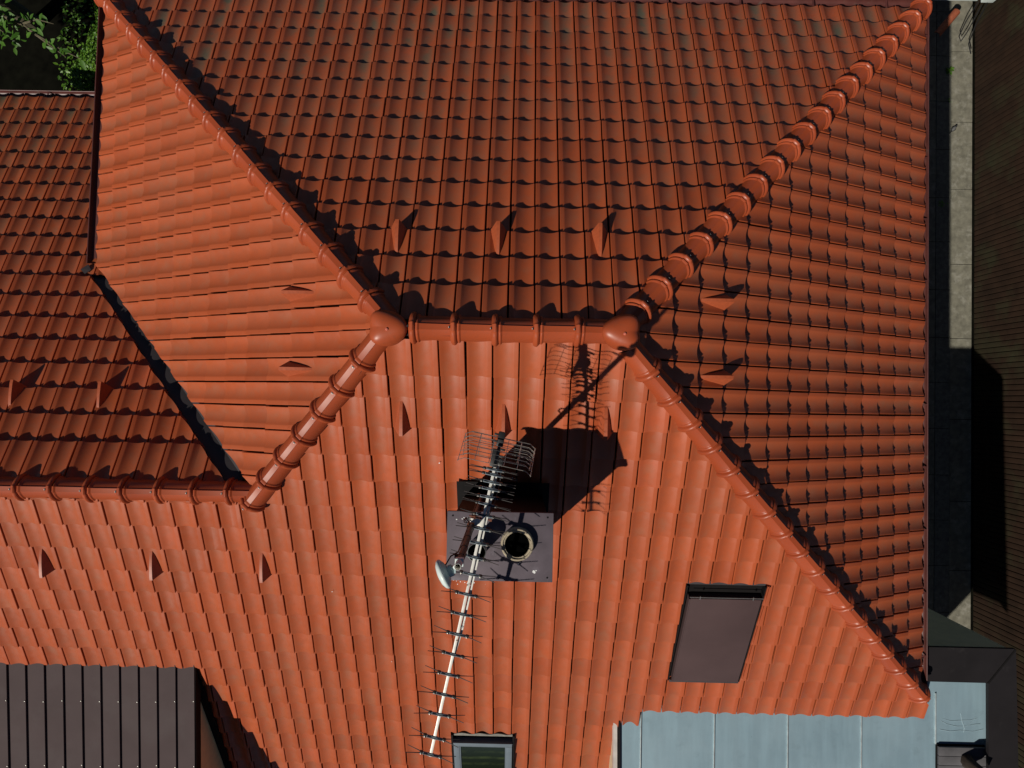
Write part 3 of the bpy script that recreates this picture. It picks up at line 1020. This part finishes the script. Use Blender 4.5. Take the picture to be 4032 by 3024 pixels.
# ---------------------------------------------------------------- mast, aerial and small dish
mast = thing('antenna_mast', 'thin rusty dark tube mast rising behind the chimney cap', 'mast', (-.25, -1.52, -.6))
mb = MB()
mtop, mbot = Vector((-.238, -1.508, 2.1)), Vector((-.254, -1.528, -.75))
ax = (mtop - mbot).normalized()
mb.tube([mbot, mbot.lerp(mtop, .35), mtop - ax * .1], .0205, 20)
pole = mb.build('pole', [M_mast], mast)
mb = MB()
Mm = frame(mtop - ax * .11, ax.orthogonal(), ax.cross(ax.orthogonal()), ax)
mb.lathe([(.0195, -.02), (.0195, .11), (.0175, .113), (.0155, .11), (.0155, -.05)], 24, Mm, 0)
mb.lathe([(.0155, .02), (.0001, .02)], 24, Mm, 1)
mb.build('pipe_end', [M_alu, M_bore], mast, fix=False)
for z in (.55, .95, 1.30, 1.62, 1.86):
    b_ = MB(); P = mbot + ax * ((z - mbot.z) / ax.z)
    Mq = frame(P, ax.orthogonal(), ax.cross(ax.orthogonal()), ax)
    b_.lathe([(.0205, -.006), (.0235, -.005), (.0235, .005), (.0205, .006)], 18, Mq)
    b_.build('cable_tie', [M_blackpl], mast, fix=False)
mb = MB()
for z in (-.2, .15):
    P = mbot + ax * ((z - mbot.z) / ax.z); mb.bar(P + Vector((-.03, -.03, 0)), P + Vector((.03, -.03, 0)), .02, .03); mb.bar(P, P + Vector((0, -.05, 0)), .012, .03)
mb.build('wall_bracket', [M_rust], mast)
mb = MB()
P = mbot + ax * ((1.78 - mbot.z) / ax.z); mb.box(P + Vector((-.03, -.012, 0)), (.028, .02, .03), mi=0)
P = mbot + ax * ((.80 - mbot.z) / ax.z); mb.tube([P + Vector((-.03, .0, .1)), P + Vector((-.034, 0, 0)), P + Vector((-.03, .01, -.1))], .005, 6, mi=0)
mb.build('rusty_clip', [M_rust], mast)
mb = MB()
P = lambda z: mbot + ax * ((z - mbot.z) / ax.z)
mb.tube([P(1.93) + Vector((-.085, -.075, .01)), P(1.92) + Vector((-.082, -.03, .0)), P(1.86) + Vector((-.06, .004, 0)), P(1.75) + Vector((-.026, .006, 0)), P(1.3) + Vector((-.0235, .008, 0)), P(.6) + Vector((-.0235, .010, 0)), P(-.3) + Vector((-.0235, .012, 0))], .0042, 8)
for k in range(3):                                      # spare coil of coax tied to the mast
    pts = []
    for i in range(26):
        a = i / 25 * 2 * math.pi
        pts.append(P(.66) + Vector((-.018 + .052 * math.cos(a) + .006 * k, .010 + .012 * math.sin(a * 2 + k), .062 * math.sin(a) * (1 - .15 * k))))
    mb.tube(pts, .0035, 6)
mb.build('cable', [M_blackpl], mast)

# aerial
AZ = .88
H0 = Vector((-.049, -.900, AZ)); bd = Vector((-.1978, -.9802, 0)); lat = Vector((.9802, -.1978, 0)); up = Vector((0, 0, 1))
aer = thing('tv_antenna', 'long aluminium TV aerial with many X shaped directors above the chimney', 'antenna', H0)
mb = MB()
mb.bar(H0 + bd * .06, H0 + bd * 2.30, .020, .019, bevel=.0015)
mb.build('boom', [M_alu], aer)
mb = MB()
mb.bar(H0 + bd * .10 - up * .022 + lat * .023, H0 + bd * 1.42 - up * .022 + lat * .023, .019, .019, bevel=.0015)
mb.bar(H0 + bd * 1.42 - up * .022 + lat * .023, H0 + bd * 1.66 - up * .012 + lat * .002, .014, .014, bevel=.0015)
for d_ in (.36, 1.36):
    mb.bar(H0 + bd * d_ - up * .022 + lat * .03, H0 + bd * d_ - up * .01, .02, .012, up=bd)
mb.build('support_boom', [M_alu], aer)
mb = MB()                                               # clamp that holds the booms to the mast
Pc = H0 + bd * .60
mb.box(Pc + lat * -.02 - up * .045, (.07, .05, .10), Matrix((lat, bd, up)).transposed(), 0, .004)
mb.bar(Pc - lat * .09 - up * .03, Pc + lat * .03 - up * .03, .028, .02, mi=0)
mb.tube([Pc + bd * .03 - lat * .105 - up * .02, Pc + bd * .03 + lat * .05 - up * .02], .005, 6, mi=1)
mb.tube([Pc - bd * .03 - lat * .105 - up * .02, Pc - bd * .03 + lat * .05 - up * .02], .005, 6, mi=1)
for k in (-1, 1): mb.box(Pc + bd * .03 * k + lat * .055 - up * .02, (.016, .016, .014), mi=1)
mb.build('mast_clamp', [M_alu, M_rust], aer)
mb = MB()                                               # feed box and reflector bracket
Rm = Matrix((lat, bd, up)).transposed()
mb.box(H0 + bd * -.02, (.05, .11, .06), Rm, 0, .008)
mb.box(H0 + bd * .12 - lat * .012 + up * .012, (.055, .13, .05), Rm, 0, .006)
mb.box(H0 + bd * .14 + lat * .035, (.035, .05, .06), Rm, 0, .006)
for k in range(6):
    mb.box(H0 + bd * (-.05 + .05 * k) + lat * random.choice((-.035, .03)) + up * .02, (.035, .016, .022), Rm, 0, .003)
mb.bar(H0 + bd * .02 + up * .03, H0 + bd * .16 + up * .19, .022, .022, mi=0, bevel=.003)
mb.bar(H0 + bd * .02 - up * .03, H0 + bd * .16 - up * .19, .022, .022, mi=0, bevel=.003)
mb.bar(H0 + bd * .03 + up * .035, H0 + bd * .11 + up * .035, .016, .012, mi=1)
mb.build('feed_box', [M_blackpl, M_alu], aer)
for sgn in (1, -1):
    mb = MB()
    b0 = H0 - bd * .03 + up * .025 * sgn; e = (bd * .175 + up * .20 * sgn)
    nrm = (bd * -.2 + up * .175 * sgn).normalized()
    W2 = .215
    for k in range(7):
        c = b0 + e * (k / 6)
        t_ = .028
        mb.tube([c - lat * (W2 + .045) + bd * t_ * .9, c - lat * W2, c + lat * W2, c + lat * (W2 + .045) + bd * t_ * .9], .0024, 6)
    for x in (-W2 - .042, -.145, -.045, .06, .155, W2 + .042):
        o_ = bd * (.030 if abs(x) > W2 else 0)
        mb.tube([b0 + lat * x + o_ , b0 + e + lat * x + o_], .0022, 6)
    o = mb.build('reflector', [M_wire], aer)
def director_mesh():
    mb = MB()
    mb.box((0, 0, .004), (.046, .018, .026), mi=0, bevel=.004)
    mb.bar((-.062, 0, .004), (-.02, 0, .006), .018, .016, mi=0, bevel=.003); mb.bar((.062, 0, .004), (.02, 0, .006), .018, .016, mi=0, bevel=.003)
    mb.bar((-.056, -.001, .0175), (.056, -.001, .0175), .006, .004, mi=1)
    for s in (-1, 1):
        mb.box((s * .070, 0, .002), (.024, .022, .030), mi=1, bevel=.006)
        mb.lathe([(0, .021), (.003, .0205), (.0035, .017)], 8, Matrix.Translation((s * .070, -.004, 0)), 3)
        for u in (-1, 1):
            mb.tube([(s * .070, 0, u * .008), (s * .092, 0, u * .020), (s * .130, 0, u * .037), (s * .180, 0, u * .060)], [.0052, .0038, .0030, .0026], 6, mi=2)
    return mb.mesh('director_mesh', [M_saddle, M_blackpl, M_rod, M_wire], True, 35)
ME_DIR = director_mesh()
for d_ in (2.287, 2.164, 1.996, 1.852, 1.705, 1.56, 1.413, 1.266, 1.12, .973, .85, .745, .641, .54, .46, .405, .347, .296, .242, .205):
    M = frame(H0 + bd * d_, lat, -bd, up) @ Matrix.Rotation(random.gauss(0, .02), 4, 'Z') @ Matrix.Rotation(random.gauss(0, .05), 4, 'X')
    link('director', ME_DIR, aer, M)
mb = MB()                                               # coax dropping from the feed box
mb.tube([H0 + bd * .16 + lat * .045 - up * .01, H0 + bd * .30 + lat * .062 - up * .07, H0 + bd * .45 + lat * .055 - up * .10, H0 + bd * .58 + lat * .03 - up * .12, P(.70) + Vector((.03, .0, 0))], .0035, 6)
mb.build('coax', [M_blackpl], aer)

# small round radio dish
dn = Vector((-.90, -.43, .05)).normalized()
dish = thing('dish_antenna', 'small white round radio dish on the mast top', 'dish antenna', (-.335, -1.585, 1.95))
Dm = frame((-.335, -1.588, 1.95), dn.cross(up).normalized(), up - dn * dn.z, dn)
mb = MB()
mb.lathe([(.0001, .026), (.03, .0245), (.06, .018), (.080, .006), (.086, -.004), (.083, -.014), (.074, -.018)], 40, Dm)
mb.build('radome', [M_white], dish, fix=False, angle=60)
mb = MB()
mb.lathe([(.074, -.018), (.060, -.028), (.042, -.034), (.034, -.036), (.033, -.062), (.026, -.066), (.0001, -.066)], 36, Dm)
mb.build('back_housing', [M_whitedim], dish, fix=False, angle=40)
mb = MB()
Pb = Dm @ Vector((0, 0, -.066)); Pm = P(1.98)
mb.bar(Pb, Pm, .026, .034, bevel=.005, mi=0)
mb.box(Pb, (.036, .036, .05), bevel=.006, mi=1)
mb.box(Pm, (.05, .046, .045), bevel=.006, mi=0)
mb.build('bracket', [M_white, M_whitedim], dish)

# ---------------------------------------------------------------- droppings on the tiles under the aerial
mb = MB()
for k in range(34):
    u = random.gauss(-.47, .13); y = random.gauss(-2.52, .09); r_ = random.uniform(.003, .009)
    if k > 28: u = random.uniform(-2, 2); y = random.uniform(-4.2, -.6)
    s = -y / cS; pts = []
    for q in range(8):
        a = q / 8 * 6.283; rr = r_ * random.uniform(.5, 1.1); pts.append(SL_S.w(u + rr * math.cos(a), s + rr * 1.2 * math.sin(a), -.012))
    mb = MB(); mb.prism(pts, SL_S.N * .003)
    mb.build('bird_dropping', [M_drop], slopeS, smooth=False)

# ---------------------------------------------------------------- ground, path
def structure(o): o['kind'] = 'structure'; return o
mb = MB(); mb.add([(-150, -150, GROUND - .05), (150, -150, GROUND - .05), (150, 150, GROUND - .05), (-150, 150, GROUND - .05)], [(0, 1, 2, 3)])
structure(mb.build('ground', [M_soil], smooth=False))
mb = MB()
y = -9.0; rng = random.Random(5)
while y < 15:
    L = rng.uniform(1.45, 1.75)
    mb.box((9.49, y + L / 2, GROUND - .03 + rng.uniform(-.002, .002)), (.45, L - .012, .07), bevel=.004, mi=0)
    y += L
y = -9.0
while y < 15:
    L = rng.uniform(.95, 1.05)
    mb.box((9.11, y + L / 2, GROUND - .036 + rng.uniform(-.002, .002)), (.31, L - .008, .07), bevel=.008, mi=1)
    mb.box((8.61, y + L / 2, GROUND - .030 + rng.uniform(-.002, .002)), (.66, L - .010, .07), bevel=.005, mi=0)
    y += L
structure(mb.build('path', [M_path, M_path2], smooth=False))

# ---------------------------------------------------------------- fence
FX = 9.755
fen = thing('fence', 'tall dark brown fence of upright boards beside the concrete path', 'fence', (FX, 3, GROUND))
mb = MB(); y = -9.0; rng = random.Random(8)
while y < 15:
    w = .106
    mb.box((FX + rng.uniform(-.002, .002), y + w / 2, GROUND + 1.06), (.020, w - rng.uniform(.009, .014), 2.04), bevel=.002)
    y += w + .004
mb.build('board_panel', [M_fence], fen)
for z in (.35, 1.62):
    mb = MB(); mb.box((FX + .035, 3, GROUND + z), (.045, 24, .07)); mb.build('rail', [M_fence], fen)
for k in range(10):
    mb = MB(); mb.box((FX + .10, -8.5 + 2.5 * k, GROUND + 1.0), (.08, .08, 2.0), bevel=.004); mb.build('post', [M_fence], fen)

# ---------------------------------------------------------------- greenery
def leaves(mb, tints, centre_fn, n, size, rng, curl=.25, droop=0.0, wide=.24):
    for _ in range(n):
        c, nrm = centre_fn(rng)
        nrm = (Vector(nrm) + Vector((rng.gauss(0, .45), rng.gauss(0, .45), rng.gauss(0, .35)))).normalized()
        a = nrm.orthogonal().normalized(); a.rotate(Matrix.Rotation(rng.uniform(0, 6.28), 3, nrm)); b = nrm.cross(a)
        L = size * rng.uniform(.6, 1.25); w = L * wide
        c = Vector(c); dn = nrm * (-L * (curl * .5 + droop))
        def q(t, sd, k): return c + a * (L * t) + b * (w * sd) + dn * (t * t) + nrm * (k * L)
        pts = [q(0, 0, 0), q(.22, .72, .035), q(.5, 1, .045), q(.78, .58, .03), q(1, 0, 0), q(.78, -.58, .03), q(.5, -1, .045), q(.22, -.72, .035), q(.5, 0, -.01)]
        o = len(mb.v)
        mb.v += [tuple(p) for p in pts]
        for f in ((0, 1, 2, 8), (2, 3, 4, 8), (4, 5, 6, 8), (6, 7, 0, 8)):
            mb.f.append(tuple(i + o for i in f)); mb.m.append(0); tints.append(rng.random())
def build_leaves(name, mb, tints, mat, parent=None):
    me = mb.mesh(name, [mat], True, 60)
    t = []
    last = None
    a = me.attributes.new('tint', 'FLOAT', 'FACE')
    vals = [tints[4 * (i // 4)] for i in range(len(tints))]
    a.data.foreach_set('value', vals)
    return link(name, me, parent)

rng = random.Random(21)
# ivy covered bush below the west gutter
bush = thing('bush', 'dense small leaved green bush beside the west gutter', 'bush', (-7.0, 5.9, GROUND))
blobs = [((-7.05, 5.55, -6.1), .52), ((-7.35, 5.25, -6.15), .42), ((-7.0, 6.1, -6.0), .45), ((-6.75, 5.1, -6.3), .40), ((-6.6, 5.6, -6.1), .5), ((-7.75, 5.1, -6.4), .36), ((-6.5, 4.8, -6.6), .35), ((-6.4, 6.3, -6.2), .5)]
mb = MB(); tints = []
def bc(r):
    c, ra = r.choice(blobs)
    v = Vector((r.gauss(0, 1), r.gauss(0, 1), abs(r.gauss(0, 1)) * .9 + .05)).normalized()
    rr = ra * r.uniform(.72, 1.04)
    return Vector(c) + v * rr, v
leaves(mb, tints, bc, 17000, .046, rng, wide=.36)
build_leaves('foliage', mb, tints, M_ivy, bush)
mb = MB()
for c, ra in blobs[:5]:
    mb.tube([(c[0] * .6 - 2.8, c[1] * .6 + 2.2, GROUND), (c[0], c[1], c[2] - .5), (c[0] + .05, c[1], c[2] + ra * .6)], [.03, .02, .008], 6)
mb.build('stem', [M_bark], bush)

# tree at the left whose branch reaches into the picture
tree = thing('tree', 'leafy tree reaching a branch in from the left edge', 'tree', (-10.6, 7.4, GROUND))
mb = MB()
tr = [(-10.6, 7.4, GROUND), (-10.55, 7.3, -6.6), (-10.4, 7.1, -5.2), (-10.2, 6.9, -4.0)]
mb.tube(tr, [.17, .14, .11, .05], 10)
br = [(-10.4, 7.1, -5.3), (-9.3, 6.0, -4.6), (-8.3, 5.25, -4.35), (-7.6, 5.0, -4.4), (-7.22, 4.72, -4.45), (-6.98, 4.55, -4.5)]
mb.tube(br, [.06, .045, .034, .024, .012, .004], 8)
brs = [[(-8.9, 5.75, -4.5), (-8.45, 5.6, -4.2), (-8.05, 5.62, -4.1)], [(-8.3, 5.25, -4.35), (-8.0, 4.95, -4.3), (-7.75, 4.78, -4.3)], [(-7.6, 5.0, -4.4), (-7.3, 5.02, -4.3), (-7.08, 4.98, -4.35)], [(-9.3, 6.0, -4.6), (-8.9, 5.4, -4.4), (-8.5, 4.95, -4.3)], [(-7.4, 4.85, -4.42), (-7.05, 4.66, -4.5), (-6.78, 4.55, -4.55)],
       [(-10.3, 7.0, -4.6), (-9.6, 7.4, -3.9), (-9.1, 7.6, -3.6)], [(-10.3, 7.0, -4.4), (-10.9, 6.3, -3.6), (-11.2, 6.0, -3.2)]]
for b_ in brs: mb.tube(b_, [.02, .012, .003], 6)
mb.build('trunk', [M_bark], tree)
mb = MB(); tints = []
def along(path, spread):
    segs = [(Vector(a), Vector(b)) for a, b in zip(path[:-1], path[1:])]
    def fn(r):
        a, b = r.choice(segs); k = r.random()
        return a.lerp(b, k) + Vector((r.gauss(0, spread), r.gauss(0, spread), r.gauss(0, spread * .8))), (-.15, -.3, 1)
    return fn
leaves(mb, tints, along(brs[0], .10), 110, .115, rng, .3)
leaves(mb, tints, along(brs[1], .11), 130, .115, rng, .3)
leaves(mb, tints, along(brs[2], .035), 14, .13, rng, .3)
leaves(mb, tints, along(brs[3], .15), 170, .115, rng, .3)
leaves(mb, tints, along(brs[4], .025), 9, .14, rng, .3)
leaves(mb, tints, along([(-8.3, 5.25, -4.35), (-7.6, 5.0, -4.4)], .08), 40, .13, rng, .3)
leaves(mb, tints, along([(-7.25, 4.75, -4.44), (-7.0, 4.56, -4.5)], .02), 9, .115, rng, .3)
leaves(mb, tints, along([(-9.2, 6.0, -4.5), (-8.4, 5.3, -4.3)], .14), 90, .115, rng, .3)
def crown(r):
    v = Vector((r.gauss(0, 1), r.gauss(0, 1), r.gauss(0, .8))); v.normalize()
    c = Vector(r.choice([(-10.4, 7.0, -3.4), (-11.2, 6.2, -3.6), (-10.0, 8.0, -3.8), (-11.6, 7.6, -3.4), (-11.0, 5.0, -4.0), (-9.6, 7.0, -4.2), (-11.5, 3.2, -3.8), (-12.3, 4.2, -3.7), (-11.2, 4.3, -4.2), (-12.0, 5.3, -4.0), (-11.6, 2.4, -4.0)]))  # western clusters stay out of view, added to shade the ground
    return c + v * r.uniform(.3, 1.0), (0, 0, 1)
leaves(mb, tints, crown, 9500, .17, rng, .3)
build_leaves('crown', mb, tints, M_leaf, tree)

# grass tufts and debris on the dark ground north of the wing
mb = MB(); tints = []
def gfn(r):
    return Vector((r.uniform(-10, -5.4), r.uniform(4.2, 9), GROUND + r.uniform(-.04, .05))), (0, 0, 1)
leaves(mb, tints, gfn, 5000, .09, rng)
o = build_leaves('ground_cover', mb, tints, M_ivy); o['kind'] = 'stuff'; o['label'] = 'dark low ground cover between bush and wing'; o['category'] = 'ground cover'

# weeds in the path joint
for i, (wx, wy, n, sz_, lb) in enumerate(((9.21, 6.66, 60, .075, 'bright green weed tuft in the path joint near the pale box'), (9.06, 3.80, 22, .045, 'tiny yellowish weed in the path joint, nearer the ridge side than the bird'), (9.19, 6.05, 14, .035, 'small sparse weed in the path joint between the bird and the big tuft'))):
    wt = thing('weed', lb, 'weed', (wx, wy, GROUND), 'weeds in the path joint')
    mb = MB(); tints = []
    leaves(mb, tints, lambda r: (Vector((wx + r.gauss(0, .03), wy + r.gauss(0, .025), GROUND + r.uniform(.005, .05))), (r.gauss(0, .4), r.gauss(0, .4), 1)), n, sz_, rng)
    build_leaves('leaves', mb, tints, M_weed, wt)

# ---------------------------------------------------------------- bird on the path
bx, by, bz = 9.29, 5.40, GROUND + .006
d = Vector((.62, .78, 0)).normalized(); sd = Vector((-d.y, d.x, 0))
mb = MB()
def bp(f, s, z): return Vector((bx, by, bz)) + d * f + sd * s + Vector((0, 0, z))
mb.tube([bp(-.13, 0, .030), bp(-.09, 0, .036), bp(-.045, 0, .042)], [.006, .010, .014], 10, mi=0)
mb.tube([bp(-.055, 0, .042), bp(-.035, 0, .045), bp(0, 0, .050), bp(.03, 0, .058), bp(.048, 0, .066)], [.014, .026, .034, .030, .018], 14, mi=1)
mb.tube([bp(.036, 0, .066), bp(.050, 0, .076), bp(.066, 0, .080), bp(.078, 0, .078)], [.016, .022, .019, .008], 12, mi=0)
mb.tube([bp(.080, 0, .077), bp(.098, 0, .074)], [.005, .001], 6, mi=0)
for s in (-1, 1):
    mb.tube([bp(.028, s * .026, .058), bp(0, s * .034, .052), bp(-.04, s * .024, .045), bp(-.075, s * .010, .040)], [.008, .013, .009, .003], 8, mi=0)
    mb.tube([bp(.004, s * .012, .022), bp(.008, s * .013, 0)], .0022, 5, mi=0)
o = mb.build('bird', [M_bird, M_birdg])
tag(o, 'small dark bird with a long tail standing on the sunlit path', 'bird')

# ---------------------------------------------------------------- things at the far end of the path
wb = thing('meter_box', 'pale white box cut off by the top edge above the path', 'box', (8.75, 7.75, GROUND))
mb = MB(); mb.box((8.55, 7.82, -7.35), (.98, .62, .5), bevel=.012); mb.build('cabinet', [M_white], wb)
mb = MB(); mb.box((9.20, 7.74, -7.32), (.24, .58, .46), bevel=.012); mb.build('cabinet_end', [M_white], wb)
mb = MB()
mb.tube([(9.00, 7.44, -7.5), (8.96, 7.22, -7.8), (8.98, 7.05, -8.05), (9.06, 6.98, -8.12), (9.12, 7.12, -8.0), (9.14, 7.44, -7.6)], .011, 6)
mb.tube([(9.18, 7.42, -7.5), (9.22, 7.2, -7.9), (9.24, 6.95, -8.15), (9.30, 6.75, -8.17)], .012, 6)
tag(mb.build('cable', [M_blackpl]), 'dark loose cables hanging below the pale box', 'cable')
mb = MB()
Mt = frame((8.70, 7.28, -8.06), (.62, .78, .12), (-.78, .62, 0), (-.08, -.09, 1))
for k in range(9):
    a0 = math.pi * k / 9; a1 = math.pi * (k + 1) / 9
    vs = [Mt @ Vector((x, r_ * math.cos(a), r_ * math.sin(a))) for x in (-.24, .34) for a in (a0, a1) for r_ in (.075, .06)]
    mb.add(vs, [(0, 2, 6, 4), (1, 5, 7, 3), (0, 1, 3, 2), (4, 6, 7, 5)])
tag(mb.build('ridge_tile', [M_terr]), 'loose half round terracotta tile lying on the path below the pale box', 'roof tile')
